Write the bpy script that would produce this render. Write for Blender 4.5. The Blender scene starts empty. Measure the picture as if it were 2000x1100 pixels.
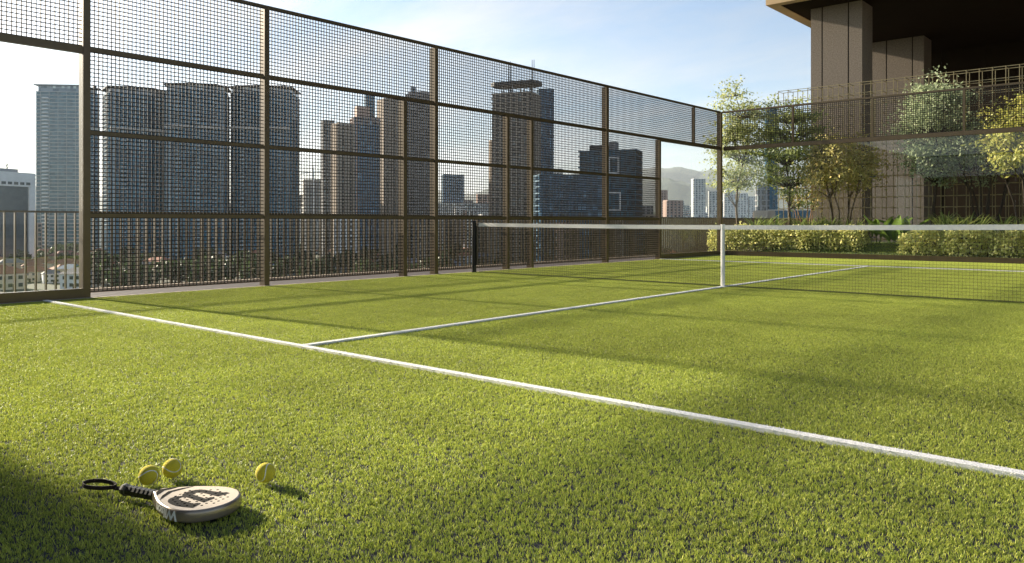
import bpy, bmesh, math, random
from mathutils import Vector, Matrix, noise
R = math.radians
sc = bpy.context.scene
col = sc.collection
# ------------------------------------------------------------------ camera, sky, sun, exposure
CX, CY, CH, YAW, F, HOR = 10.07, -10.37, 0.913, R(41.03), 1539.0, 435.0
cd = bpy.data.cameras.new('camera'); cam = bpy.data.objects.new('camera', cd); col.objects.link(cam)
cam.location = (CX, CY, CH); cam.rotation_euler = (R(90), 0, YAW)
cd.sensor_width = 36; cd.lens = 36 * F / 2000; cd.shift_y = -(550 - HOR) / 2000
cd.clip_start = 0.05; cd.clip_end = 60000
sc.camera = cam
SUN_EL, SUN_DIR = R(19.4), (-1.0, -0.09)
w = bpy.data.worlds.new('World'); sc.world = w; w.use_nodes = True
wn, wl = w.node_tree.nodes, w.node_tree.links
bg = wn['Background']
sky = wn.new('ShaderNodeTexSky'); sky.sky_type = 'NISHITA'; sky.sun_disc = False
sky.sun_elevation = SUN_EL; sky.sun_rotation = math.atan2(SUN_DIR[0], SUN_DIR[1])
sky.altitude = 100; sky.air_density = 1.0; sky.dust_density = 0.9; sky.ozone_density = 2.8
bg.inputs['Strength'].default_value = 0.060
# thin high cloud: a soft streaky veil over the whole sky dome
tc = wn.new('ShaderNodeTexCoord'); sp = wn.new('ShaderNodeSeparateXYZ'); wl.new(tc.outputs['Generated'], sp.inputs[0])
zz = wn.new('ShaderNodeMath'); zz.operation = 'ADD'; zz.inputs[1].default_value = 0.16; wl.new(sp.outputs['Z'], zz.inputs[0])
zm = wn.new('ShaderNodeMath'); zm.operation = 'MAXIMUM'; zm.inputs[1].default_value = 0.05; wl.new(zz.outputs[0], zm.inputs[0])
dv = wn.new('ShaderNodeVectorMath'); dv.operation = 'DIVIDE'; wl.new(tc.outputs['Generated'], dv.inputs[0])
cb = wn.new('ShaderNodeCombineXYZ')
for k in range(3): wl.new(zm.outputs[0], cb.inputs[k])
wl.new(cb.outputs[0], dv.inputs[1])
mp = wn.new('ShaderNodeMapping'); mp.inputs['Scale'].default_value = (0.7, 1.5, 0.3); mp.inputs['Rotation'].default_value = (0, 0, 0.5)
wl.new(dv.outputs[0], mp.inputs[0])
nz = wn.new('ShaderNodeTexNoise'); nz.inputs['Scale'].default_value = 1.1; nz.inputs['Detail'].default_value = 9; nz.inputs['Roughness'].default_value = 0.58
nz.inputs['Distortion'].default_value = 0.5; wl.new(mp.outputs[0], nz.inputs['Vector'])
rp = wn.new('ShaderNodeMapRange'); rp.inputs[1].default_value = 0.40; rp.inputs[2].default_value = 0.74; rp.inputs[3].default_value = 0.03; rp.inputs[4].default_value = 0.85
rp.clamp = True; wl.new(nz.outputs[0], rp.inputs[0])
lum = wn.new('ShaderNodeRGBToBW'); wl.new(sky.outputs[0], lum.inputs[0])
cl = wn.new('ShaderNodeVectorMath'); cl.operation = 'MULTIPLY'; cl.inputs[1].default_value = (1.38, 1.40, 1.42); wl.new(lum.outputs[0], cl.inputs[0])
mx = wn.new('ShaderNodeMix'); mx.data_type = 'RGBA'
wl.new(rp.outputs[0], mx.inputs['Factor']); wl.new(sky.outputs[0], mx.inputs['A']); wl.new(cl.outputs[0], mx.inputs['B'])
wl.new(mx.outputs['Result'], bg.inputs['Color'])
sd = bpy.data.lights.new('sun', 'SUN'); sun = bpy.data.objects.new('sun', sd); col.objects.link(sun)
sd.energy = 5.0; sd.angle = R(1.8); sd.color = (1.0, 0.87, 0.68)
_s = Vector((SUN_DIR[0], SUN_DIR[1], 0)).normalized() * math.cos(SUN_EL) + Vector((0, 0, math.sin(SUN_EL)))
sun.rotation_euler = _s.to_track_quat('Z', 'Y').to_euler(); sun.location = (-20, -10, 20)
vs = sc.view_settings; vs.view_transform = 'Standard'; vs.look = 'None'; vs.exposure = 1.65; vs.gamma = 1
sc.cycles.use_denoising = True; sc.cycles.max_bounces = 8; sc.cycles.transparent_max_bounces = 24
sc.cycles.volume_bounces = 0; sc.cycles.sample_clamp_indirect = 6

FWD = Vector((-math.sin(YAW), math.cos(YAW))); RGT = Vector((math.cos(YAW), math.sin(YAW)))
def ray(px): return FWD + (px - 1000) / F * RGT
def at(px, depth):
    d = ray(px); return CX + depth * d.x, CY + depth * d.y
def zat(py, depth): return CH + (HOR - py) / F * depth

# ------------------------------------------------------------------ helpers
class MB:
    def __init__(s): s.v, s.f = [], []
    def box(s, cx, cy, cz, sx, sy, sz, rz=0):
        n = len(s.v); c, sn = math.cos(rz), math.sin(rz)
        for k in range(8):
            x = (k & 1 or -1) * sx / 2 if k & 1 else -sx / 2
            y = sy / 2 if k & 2 else -sy / 2
            z = sz / 2 if k & 4 else -sz / 2
            s.v.append((cx + x * c - y * sn, cy + x * sn + y * c, cz + z))
        s.f += [tuple(n + i for i in q) for q in ((0, 2, 3, 1), (4, 5, 7, 6), (0, 1, 5, 4), (2, 6, 7, 3), (0, 4, 6, 2), (1, 3, 7, 5))]
        return s
    def span(s, x0, x1, y0, y1, z0, z1):
        return s.box((x0 + x1) / 2, (y0 + y1) / 2, (z0 + z1) / 2, x1 - x0, y1 - y0, z1 - z0)
    def prism(s, poly, z0, z1):
        n = len(s.v); m = len(poly)
        s.v += [(x, y, z0) for x, y in poly] + [(x, y, z1) for x, y in poly]
        s.f.append(tuple(n + m - 1 - i for i in range(m))); s.f.append(tuple(n + m + i for i in range(m)))
        for i in range(m):
            j = (i + 1) % m; s.f.append((n + i, n + j, n + m + j, n + m + i))
        return s
    def tube(s, pts, rad, sides=6, cap=True):
        n0 = len(s.v); pts = [Vector(p) for p in pts]
        if not hasattr(rad, '__len__'): rad = [rad] * len(pts)
        up = Vector((0.13, 0.27, 0.95))
        for i, p in enumerate(pts):
            t = (pts[min(i + 1, len(pts) - 1)] - pts[max(i - 1, 0)]).normalized()
            a = t.cross(up)
            if a.length < 1e-4: a = t.cross(Vector((1, 0, 0)))
            a.normalize(); b = t.cross(a)
            for k in range(sides):
                th = 2 * math.pi * k / sides
                s.v.append(tuple(p + (a * math.cos(th) + b * math.sin(th)) * rad[i]))
        for i in range(len(pts) - 1):
            for k in range(sides):
                j = (k + 1) % sides; a0 = n0 + i * sides
                s.f.append((a0 + k, a0 + j, a0 + sides + j, a0 + sides + k))
        if cap:
            s.f.append(tuple(n0 + sides - 1 - k for k in range(sides)))
            e = n0 + (len(pts) - 1) * sides; s.f.append(tuple(e + k for k in range(sides)))
        return s
    def mesh(s, name, mat, smooth=False):
        me = bpy.data.meshes.new(name); me.from_pydata(s.v, [], s.f); me.update()
        if mat: me.materials.append(mat)
        if smooth: me.polygons.foreach_set('use_smooth', [True] * len(me.polygons))
        return me
    def build(s, name, mat, parent=None, smooth=False, kind=None):
        return inst(name, s.mesh(name, mat, smooth), parent, kind=kind)
def inst(name, me, parent=None, loc=(0, 0, 0), rot=(0, 0, 0), scale=None, kind=None):
    o = bpy.data.objects.new(name, me); col.objects.link(o)
    o.location = loc; o.rotation_euler = rot
    if scale: o.scale = scale
    if parent: o.parent = parent
    if kind: o['kind'] = kind
    return o
def tag(o, label, cat, group=None):
    o['label'] = label; o['category'] = cat
    if group: o['group'] = group
    return o
def thing(name, label, cat, loc=(0, 0, 0), rz=0, group=None):
    o = bpy.data.objects.new(name, None); col.objects.link(o); o.location = loc; o.rotation_euler = (0, 0, rz)
    o.empty_display_size = 0.2
    return tag(o, label, cat, group)
def copy_tree(o, loc, rz, scale=None, label=None):
    c = o.copy(); col.objects.link(c); c.location = loc; c.rotation_euler = (0, 0, rz)
    if scale: c.scale = scale
    if label: c['label'] = label
    for ch in list(o.children):
        d = ch.copy(); col.objects.link(d); d.parent = c
        for g in list(ch.children):
            e = g.copy(); col.objects.link(e); e.parent = d
    return c

# ------------------------------------------------------------------ materials
def mat(name, c, rough=0.6, metal=0.0, var=0.0, scale=8.0, bump=0.0, bscale=60.0, spec=None, coat=0.0):
    m = bpy.data.materials.new(name); m.use_nodes = True
    nt = m.node_tree; b = nt.nodes['Principled BSDF']
    b.inputs['Base Color'].default_value = (*c, 1); b.inputs['Roughness'].default_value = rough; b.inputs['Metallic'].default_value = metal
    if spec is not None: b.inputs['Specular IOR Level'].default_value = spec
    if coat: b.inputs['Coat Weight'].default_value = coat
    t = None
    if var or bump:
        t = nt.nodes.new('ShaderNodeTexCoord')
    if var:
        n = nt.nodes.new('ShaderNodeTexNoise'); n.inputs['Scale'].default_value = scale; n.inputs['Detail'].default_value = 6; n.inputs['Roughness'].default_value = 0.65
        nt.links.new(t.outputs['Object'], n.inputs['Vector'])
        r = nt.nodes.new('ShaderNodeMapRange'); r.inputs[1].default_value = 0.3; r.inputs[2].default_value = 0.7; r.inputs[3].default_value = 1 - var; r.inputs[4].default_value = 1 + var
        nt.links.new(n.outputs[0], r.inputs[0])
        x = nt.nodes.new('ShaderNodeVectorMath'); x.operation = 'SCALE'; x.inputs[0].default_value = c
        nt.links.new(r.outputs[0], x.inputs['Scale']); nt.links.new(x.outputs[0], b.inputs['Base Color'])
    if bump:
        n = nt.nodes.new('ShaderNodeTexNoise'); n.inputs['Scale'].default_value = bscale; n.inputs['Detail'].default_value = 4
        nt.links.new(t.outputs['Object'], n.inputs['Vector'])
        bp = nt.nodes.new('ShaderNodeBump'); bp.inputs['Strength'].default_value = bump; bp.inputs['Distance'].default_value = 0.01
        nt.links.new(n.outputs[0], bp.inputs['Height']); nt.links.new(bp.outputs[0], b.inputs['Normal'])
    return m
def leafmat(name, c, trans=0.35, var=0.35, rough=0.5):
    """leaf colour with a per-leaf random tint stored on the mesh; some light passes through the leaf"""
    m = bpy.data.materials.new(name); m.use_nodes = True; nt = m.node_tree; b = nt.nodes['Principled BSDF']; out = nt.nodes['Material Output']
    a = nt.nodes.new('ShaderNodeAttribute'); a.attribute_name = 'tint'
    r = nt.nodes.new('ShaderNodeMapRange'); r.inputs[3].default_value = 1 - var; r.inputs[4].default_value = 1 + var
    nt.links.new(a.outputs['Fac'], r.inputs[0])
    x = nt.nodes.new('ShaderNodeVectorMath'); x.operation = 'SCALE'; x.inputs[0].default_value = c; nt.links.new(r.outputs[0], x.inputs['Scale'])
    h = nt.nodes.new('ShaderNodeHueSaturation'); nt.links.new(x.outputs[0], h.inputs['Color'])
    r2 = nt.nodes.new('ShaderNodeMapRange'); r2.inputs[3].default_value = 0.53; r2.inputs[4].default_value = 0.475; nt.links.new(a.outputs['Fac'], r2.inputs[0]); nt.links.new(r2.outputs[0], h.inputs['Hue'])
    nt.links.new(h.outputs[0], b.inputs['Base Color']); b.inputs['Roughness'].default_value = rough; b.inputs['Specular IOR Level'].default_value = 0.35
    t = nt.nodes.new('ShaderNodeBsdfTranslucent'); nt.links.new(h.outputs[0], t.inputs[0])
    mxs = nt.nodes.new('ShaderNodeMixShader'); mxs.inputs[0].default_value = trans
    nt.links.new(b.outputs[0], mxs.inputs[1]); nt.links.new(t.outputs[0], mxs.inputs[2]); nt.links.new(mxs.outputs[0], out.inputs[0])
    return m
def glassmat(name, tint=(0.97, 0.985, 0.98), f0=0.04, gain=1.0):
    """clear sheet glass: passes light straight through, mirrors more towards grazing angles"""
    m = bpy.data.materials.new(name); m.use_nodes = True; nt = m.node_tree; nt.nodes.remove(nt.nodes['Principled BSDF']); out = nt.nodes['Material Output']
    g = nt.nodes.new('ShaderNodeNewGeometry'); d = nt.nodes.new('ShaderNodeVectorMath'); d.operation = 'DOT_PRODUCT'
    nt.links.new(g.outputs['Incoming'], d.inputs[0]); nt.links.new(g.outputs['Normal'], d.inputs[1])
    def M(op, a, b=None):
        n = nt.nodes.new('ShaderNodeMath'); n.operation = op; n.use_clamp = False
        for k, vv in enumerate((a, b)):
            if vv is None: continue
            if isinstance(vv, (int, float)): n.inputs[k].default_value = vv
            else: nt.links.new(vv, n.inputs[k])
        return n.outputs[0]
    c = M('ABSOLUTE', d.outputs['Value']); f = M('POWER', M('SUBTRACT', 1.0, c), 5.0)
    f = M('MINIMUM', M('MULTIPLY', M('ADD', M('MULTIPLY', f, 1 - f0), f0), gain), 1.0)
    tr = nt.nodes.new('ShaderNodeBsdfTransparent'); tr.inputs[0].default_value = (*tint, 1)
    gl = nt.nodes.new('ShaderNodeBsdfGlossy'); gl.inputs['Roughness'].default_value = 0.0; gl.inputs[0].default_value = (0.95, 0.98, 1, 1)
    mxs = nt.nodes.new('ShaderNodeMixShader'); nt.links.new(f, mxs.inputs[0]); nt.links.new(tr.outputs[0], mxs.inputs[1]); nt.links.new(gl.outputs[0], mxs.inputs[2])
    nt.links.new(mxs.outputs[0], out.inputs[0]); return m
def facademat(name, c, c2, bay=3.0, fh=3.6, rough=0.15, metal=0.0, spark=True):
    """window wall: each pane of one storey and bay takes its own shade between two glass colours"""
    m = bpy.data.materials.new(name); m.use_nodes = True; nt = m.node_tree; b = nt.nodes['Principled BSDF']
    t = nt.nodes.new('ShaderNodeTexCoord'); v = nt.nodes.new('ShaderNodeVectorMath'); v.operation = 'DIVIDE'; v.inputs[1].default_value = (bay, bay, fh)
    fl = nt.nodes.new('ShaderNodeVectorMath'); fl.operation = 'FLOOR'; wnz = nt.nodes.new('ShaderNodeTexWhiteNoise')
    nt.links.new(t.outputs['Object'], v.inputs[0]); nt.links.new(v.outputs[0], fl.inputs[0]); nt.links.new(fl.outputs[0], wnz.inputs['Vector'])
    r = nt.nodes.new('ShaderNodeValToRGB'); e = r.color_ramp.elements
    e[0].color = (*c, 1); e[1].color = (*c2, 1); e[0].position = 0.15; e[1].position = 0.8
    q = r.color_ramp.elements.new(0.95)
    if spark: q.color = (min(1, c2[0] * 2 + .1), min(1, c2[1] * 2 + .1), min(1, c2[2] * 1.8 + .09), 1)
    else: q.color = (*c2, 1)
    nt.links.new(wnz.outputs['Value'], r.inputs[0]); nt.links.new(r.outputs[0], b.inputs['Base Color'])
    b.inputs['Roughness'].default_value = rough; b.inputs['Metallic'].default_value = metal
    return m

M_bronze = mat('bronze_metal', (0.105, 0.075, 0.040), 0.38, 0.45, 0.14, 5)
M_wire = mat('bronze_wire', (0.019, 0.013, 0.008), 0.45, 0.3)
M_black = mat('black_metal', (0.012, 0.011, 0.010), 0.45, 0.2)
M_gold = mat('railing_metal', (0.075, 0.054, 0.026), 0.36, 0.4, 0.25, 12)
M_trellis = mat('trellis_metal', (0.33, 0.27, 0.14), 0.45, 0.4, 0.12, 3)
M_deck = mat('deck_board', (0.055, 0.044, 0.042), 0.7, 0, 0.3, 14)
M_stone = mat('kerb_stone', (0.5, 0.42, 0.33), 0.8, 0, 0.15, 6, 0.2)
M_tile = mat('terracotta_paving', (0.36, 0.17, 0.08), 0.75, 0, 0.2, 5)
M_white = mat('white_tape', (0.82, 0.81, 0.78), 0.7, 0, 0.05, 30, 0.25, 220)
M_line = mat('line_white', (0.90, 0.89, 0.86), 0.75, 0, 0.07, 18, 0.4, 260)
M_net = mat('net_twine', (0.05, 0.048, 0.04), 0.8)
M_granite = mat('granite_cladding', (0.20, 0.165, 0.13), 0.85, 0, 0.35, 26, 0.5, 45)
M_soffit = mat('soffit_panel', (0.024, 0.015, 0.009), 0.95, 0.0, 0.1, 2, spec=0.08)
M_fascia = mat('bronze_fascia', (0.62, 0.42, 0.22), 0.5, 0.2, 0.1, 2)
M_soil = mat('bed_soil', (0.035, 0.035, 0.015), 0.95, 0, 0.4, 5, 0.6, 20)
M_turfbase = mat('turf_backing', (0.03, 0.03, 0.04), 0.95, 0, 0.4, 40)
M_bark = mat('bark', (0.12, 0.085, 0.055), 0.9, 0, 0.3, 12, 0.5, 40)
M_barkdark = mat('bark_dark', (0.05, 0.035, 0.025), 0.9, 0, 0.3, 12, 0.5, 40)
M_glass = glassmat('court_glass', f0=0.04, gain=0.6)

# ------------------------------------------------------------------ terrain, city ground, hills
gm = mat('city_ground', (0.045, 0.055, 0.032), 0.95, 0, 0.5, 0.012)
GZ = -35.0
MB().span(-30000, 30000, -30000, 30000, GZ - 3, GZ).build('city_ground', gm, kind='structure')
M_hill = mat('hill_forest', (0.055, 0.075, 0.04), 0.95, 0, 0.4, 0.01, 1.0, 0.03)
def hill(name, depth, prof, rough, seed, thick, k_=1.0):
    """a wooded ridge: crest heights follow a profile of (bearing, height) with noise, slopes falling to both sides"""
    prof = [(p, z * k_) for p, z in prof]; rough *= k_; thick *= k_
    mb = MB(); n = 260; rows = (-1.0, -0.66, -0.4, -0.18, 0.0, 0.3, 1.0); hh = (0, .28, .58, .86, 1.0, .6, 0)
    for i in range(n):
        px = -500 + 3000 * i / (n - 1)
        for a, b in zip(prof, prof[1:]):
            if a[0] <= px <= b[0]: z = a[1] + (b[1] - a[1]) * (px - a[0]) / (b[0] - a[0])
        for r, k in zip(rows, hh):
            dd = depth + r * thick; x, y = at(px, dd)
            nn = noise.fractal(Vector((px / 90, r * 2.2, seed)), 0.8, 2.1, 6)
            mb.v.append((x, y, GZ - 2 + (z + nn * rough - GZ) * k if k else GZ - 4))
    m = len(rows)
    for i in range(n - 1):
        for j in range(m - 1):
            q = i * m + j; mb.f.append((q, q + m, q + m + 1, q + 1))
    mb.build(name, M_hill, smooth=True, kind='structure')
hill('hill_ridge', 18500, [(-500, 330), (0, 400), (80, 330), (300, 200), (700, 220), (1000, 330), (1180, 470), (1290, 520), (1400, 505), (1500, 560), (2500, 420)], 60, 3.1, 1500, 2.5)
hill('hill_ridge', 12500, [(-500, 170), (60, 250), (120, 150), (400, 60), (900, 90), (1150, 210), (1290, 270), (1350, 255), (1420, 245), (1600, 230), (2500, 200)], 42, 8.4, 1100, 2.5)
hill('foothill', 2900, [(-500, -5), (0, 55), (60, 78), (130, 70), (250, 20), (900, -6), (1150, 20), (1290, 44), (1400, 40), (1500, 30), (1700, 25), (2500, 20)], 14, 5.5, 700)

# ------------------------------------------------------------------ roof terrace
tr = MB().span(-1.16, 45, -30, 60, GZ, -0.035).build('roof_terrace', mat('terrace_slab', (0.3, 0.27, 0.23), 0.85, 0, 0.15, 2), kind='structure')
pk = MB().span(0, 0.135, -26, 10.1, -0.035, -0.004).mesh('deck_board', M_deck)
for k in range(6): inst('deck_board', pk, tr, (-0.863 + k * 0.144, 0, 0))
MB().span(-1.0, -0.873, -26, 26, -0.035, -0.012).build('paving_strip', M_tile, tr)
MB().span(-1.16, -1.004, -26, 26, -0.035, 0.035).build('kerb', M_stone, tr)
MB().span(0.004, 0.04, -14, 10.08, -0.035, 0.012).build('edging', M_stone, tr)
MB().span(0.04, 14, -13, 10.1, -0.035, 0.0).build('court_base', M_turfbase, kind='structure')
MB().span(-1.0, 14, 10.3, 40, -0.034, 0.0).build('planting_bed', M_soil, kind='structure')

# ------------------------------------------------------------------ artificial turf (uncountable: one object, a metre of blades repeated over the court)
random.seed(11)
mb = MB(); tint = []
NB = 43000
for i in range(NB):
    x, y = random.uniform(-.505, .505), random.uniform(-.505, .505)
    cn = noise.noise(Vector((x * 55, y * 55, 3.3)))
    if cn < -0.2 and random.random() < .75: continue
    h = random.uniform(.007, .0140) * (1 + .3 * cn); wd = random.uniform(.0009, .0017); th = random.uniform(0, 6.283)
    ln = random.uniform(.15, 1.0) * h; lt = random.uniform(0, 6.283)
    ax, ay = math.cos(th) * wd, math.sin(th) * wd; lx, ly = math.cos(lt) * ln, math.sin(lt) * ln
    n = len(mb.v)
    mb.v += [(x - ax, y - ay, 0), (x + ax, y + ay, 0), (x + ax * .8 + lx * .35, y + ay * .8 + ly * .35, h * .62), (x - ax * .8 + lx * .35, y - ay * .8 + ly * .35, h * .62), (x + lx, y + ly, h)]
    mb.f += [(n, n + 1, n + 2, n + 3), (n + 3, n + 2, n + 4)]
    tv = min(1, max(0, random.gauss(.5, .24))); tint += [tv] * 5
me = mb.mesh('turf_blades', None)
at_ = me.attributes.new('tint', 'FLOAT', 'POINT'); at_.data.foreach_set('value', tint)
M_grass = leafmat('turf_blade', (0.44, 0.50, 0.09), 0.29, 0.58, 0.5)
me.materials.append(M_grass)
gt = M_grass.node_tree; gg = gt.nodes.new('ShaderNodeNewGeometry'); prev = [n for n in gt.nodes if n.type == 'HUE_SAT'][0]
val = None
for sc_, amt in ((.45, .13), (2.6, .10)):
    q = gt.nodes.new('ShaderNodeTexNoise'); q.inputs['Scale'].default_value = sc_; q.inputs['Detail'].default_value = 3; gt.links.new(gg.outputs['Position'], q.inputs['Vector'])
    mr = gt.nodes.new('ShaderNodeMapRange'); mr.inputs[1].default_value = .3; mr.inputs[2].default_value = .7; mr.inputs[3].default_value = 1 - amt; mr.inputs[4].default_value = 1 + amt; gt.links.new(q.outputs[0], mr.inputs[0])
    if val is None: val = mr.outputs[0]
    else:
        mm_ = gt.nodes.new('ShaderNodeMath'); mm_.operation = 'MULTIPLY'; gt.links.new(val, mm_.inputs[0]); gt.links.new(mr.outputs[0], mm_.inputs[1]); val = mm_.outputs[0]
gt.links.new(val, prev.inputs['Value'])
TX, TY = 13, 22
turf = inst('turf_grass', me, kind='stuff'); turf['label'] = 'bright green artificial turf covering the padel court'; turf['category'] = 'turf'
ng = bpy.data.node_groups.new('turf_repeat', 'GeometryNodeTree')
ng.interface.new_socket('Geometry', in_out='INPUT', socket_type='NodeSocketGeometry'); ng.interface.new_socket('Geometry', in_out='OUTPUT', socket_type='NodeSocketGeometry')
gi = ng.nodes.new('NodeGroupInput'); go = ng.nodes.new('NodeGroupOutput'); gr = ng.nodes.new('GeometryNodeMeshGrid')
gr.inputs['Size X'].default_value = TX - 1; gr.inputs['Size Y'].default_value = TY - 1; gr.inputs['Vertices X'].default_value = TX; gr.inputs['Vertices Y'].default_value = TY
tf = ng.nodes.new('GeometryNodeTransform'); tf.inputs['Translation'].default_value = (0.04 + TX / 2, 10.1 - TY / 2, 0)
ip = ng.nodes.new('GeometryNodeInstanceOnPoints'); rv = ng.nodes.new('FunctionNodeRandomValue'); rv.data_type = 'INT'
rv.inputs[4].default_value = 0; rv.inputs[5].default_value = 3
mu = ng.nodes.new('ShaderNodeMath'); mu.operation = 'MULTIPLY'; mu.inputs[1].default_value = math.pi / 2; cx_ = ng.nodes.new('ShaderNodeCombineXYZ')
L = ng.links.new
L(gr.outputs['Mesh'], tf.inputs['Geometry']); L(tf.outputs[0], ip.inputs['Points']); L(gi.outputs[0], ip.inputs['Instance'])
L(rv.outputs[2], mu.inputs[0]); L(mu.outputs[0], cx_.inputs[2]); L(cx_.outputs[0], ip.inputs['Rotation']); L(ip.outputs[0], go.inputs[0])
turf.modifiers.new('repeat', 'NODES').node_group = ng

# ------------------------------------------------------------------ court lines
M_fibre = mat('line_fibre', (0.92, 0.91, 0.88), 0.6)
def line(x0, x1, y0, y1, label, seed):
    o = MB().span(x0, x1, y0, y1, -0.02, 0.0205).build('court_line', M_line, kind='structure'); o['label'] = label
    rnd = random.Random(seed); mb = MB(); n = int((x1 - x0) * (y1 - y0) * 16000)
    for i in range(n):      # white turf fibres woven into the green
        x, y = rnd.uniform(x0 - .002, x1 + .002), rnd.uniform(y0 - .002, y1 + .002); a = rnd.uniform(0, 6.283); l = rnd.uniform(0, 6.283); h = rnd.uniform(.006, .010); wd = rnd.uniform(.0014, .0024); ln = h * rnd.uniform(.8, 1.8); q = len(mb.v)
        mb.v += [(x - wd * math.cos(a), y - wd * math.sin(a), .0165), (x + wd * math.cos(a), y + wd * math.sin(a), .0165), (x + math.cos(l) * ln, y + math.sin(l) * ln, .0165 + h)]; mb.f.append((q, q + 1, q + 2))
    f = mb.build('line_fibres', M_fibre, o); f['kind'] = 'stuff'
line(0.05, 13, -7.075, -7.02, 'near white service line running across the turf', 1)
line(0.05, 13, 6.70, 6.755, 'far white service line beyond the net', 2)
line(5.05, 5.10, -7.018, 6.698, 'white centre service line passing under the net strap', 3)
for o in [o for o in col.objects if o.name.startswith('court_line') and 'centre' in o.get('label', '')]:
    o.matrix_world = Matrix.Translation((5.04, 0, 0)) @ Matrix.Rotation(.0138, 4, 'Z') @ Matrix.Translation((-5.075, 0, 0))

# ------------------------------------------------------------------ fences
def wiremesh(axis, a0, a1, z0, z1, off, name, parent, pitch=0.0497, wv=0.0100, wh=0.0110, dv=0.010, dh=0.006):
    mb = MB(); n = max(1, round((a1 - a0) / pitch)); m = max(1, round((z1 - z0) / pitch))
    for i in range(1, n):
        a = a0 + (a1 - a0) * i / n
        if axis == 'y': mb.box(off, a, (z0 + z1) / 2, dv, wv, z1 - z0)
        else: mb.box(a, off, (z0 + z1) / 2, wv, dv, z1 - z0)
    for j in range(m + 1):
        z = z0 + (z1 - z0) * j / m
        if j in (0, m): z += .004 if j == 0 else -.004
        if axis == 'y': mb.box(off + .007, (a0 + a1) / 2, z, dh, a1 - a0, wh)
        else: mb.box((a0 + a1) / 2, off - .007, z, a1 - a0, dh, wh)
    return mb.build(name, M_wire, parent)
sf = thing('side_fence', 'tall bronze wire mesh side fence with glass end panels along the left', 'fence')
def post(x, y, z0, z1, sx, sy, parent, m=M_bronze):
    o = MB().span(x - sx / 2, x + sx / 2, y - sy / 2, y + sy / 2, z0, z1).build('post', m, parent)
    return o
YC = 10.17
for y, z1, wd in ((-9.99, 4, .08), (-6.58, 3.985, .085), (-4.15, 3.985, .08), (-1.53, 2.975, .08), (-.81, 3.985, .08), (1.10, 2.975, .07), (1.83, 2.975, .07), (4.5, 3.985, .075), (6.82, 2.975, .075), (10.17, 4.01, .08)):
    p_ = post(-.065, y, -.03, z1, .13, wd, sf)
    MB().span(-.16, -.002, y - wd * .95, y + wd * .95, -.003, .008).build('base_plate', M_bronze, p_)
post(-.045, 8.59, 3.03, 3.975, .08, .05, sf); post(-.045, -8.4, 3.03, 3.975, .08, .05, sf)
main = [-9.99, -6.58, -4.15, -.81, 4.5, 10.17]
inner = [-6.58, -4.15, -1.53, -.81, 1.10, 1.83, 4.5, 6.82]
MB().span(-.068, -.012, -9.95, 10.12, 3.988, 4.032).build('top_rail', M_bronze, sf)
for a, b in zip(main, main[1:]):
    g = a < -6.6
    MB().span(-.075, -.006, a + .044, b - .044, 2.945 if g else 2.978, 3.03).build('rail', M_bronze, sf)
    if a == 4.5: MB().span(-.077, -.004, 6.86, b - .044, 2.945, 2.977).build('rail', M_bronze, sf)
    wiremesh('y', a + .045, b - .045, 3.032, 3.985, -.03, 'mesh_panel', sf)
for a, b in zip(inner, inner[1:]):
    for z in (1.0, 2.0): MB().span(-.06, -.012, a + .043, b - .043, z - .022, z + .022).build('rail', M_bronze, sf)
    for z0, z1 in ((.075, .977), (1.023, 1.977), (2.023, 2.976)):
        wiremesh('y', a + .044, b - .044, z0, z1, -.028, 'mesh_panel', sf)
for a, b in ((-9.945, -6.625), (6.86, 10.12)):
    MB().span(-.085, .004, a, b, -.03, .125).build('base_channel', M_bronze, sf)
    m0 = (a + b) / 2
    for c, d in ((a, m0 - .003), (m0 + .003, b)):
        MB().span(-.05, -.038, c, d, .126, 2.944).build('glass_panel', M_glass, sf)
ef = thing('end_fence', 'bronze far end fence with mesh band above tall glass panels', 'fence')
def endwall(Y, x1, root, s, panel=None):
    MB().span(-.02, x1, Y + s * .02, Y + s * .08, 3.988, 4.032).build('top_rail', M_bronze, root) if s > 0 else MB().span(-.02, x1, Y - .08, Y - .02, 3.988, 4.032).build('top_rail', M_bronze, root)
    c = Y + s * .05
    MB().span(.045, x1, c - .05, c + .05, 2.93, 3.03).build('rail', M_bronze, root)
    MB().span(.045, x1, c - .05, c + .05, -.03, .125).build('base_channel', M_bronze, root)
    x = 0
    while x < x1 - .1:
        if x > 0: post(x, c, 3.032, 3.985, .05, .07, root)
        wiremesh('x', x + .03 + (.02 if x == 0 else 0), x + 2 - .03, 3.034, 3.985, c - .01 * s, 'mesh_panel', root)
        MB().span(x + (.05 if x == 0 else .004), x + 2 - .004, c - .006, c + .006, .126, 2.929).build('wall_panel' if panel else 'glass_panel', panel or M_glass, root)
        if x > 0:
            for z in (.55, 2.05):
                for q in (-.045, .045): MB().box(x + q, c - s * .012, z, .05, .02, .035).build('glass_clamp', M_black, root)
        x += 2
endwall(YC, 14, ef, 1)
nf = thing('end_fence', 'near end fence of bronze sheet and mesh on the racket side', 'fence')
endwall(-9.99, 8, nf, -1, mat('bronze_sheet', (0.05, 0.038, 0.026), .6, .2, .15, 2))

# ------------------------------------------------------------------ railing along the terrace edge
rl = thing('terrace_railing', 'low golden metal railing of upright flat balusters along the roof terrace edge', 'railing', (-1.08, 0, 0))
bl = MB().span(-.025, .025, -.007, .007, .036, 1.04).mesh('baluster', M_gold)
y = -9.0
while y < 25.3:
    inst('baluster', bl, rl, (0, y, 0)); y += .1165
MB().span(-.032, .032, -14, 25.4, 1.041, 1.065).build('handrail', M_gold, rl)

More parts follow.
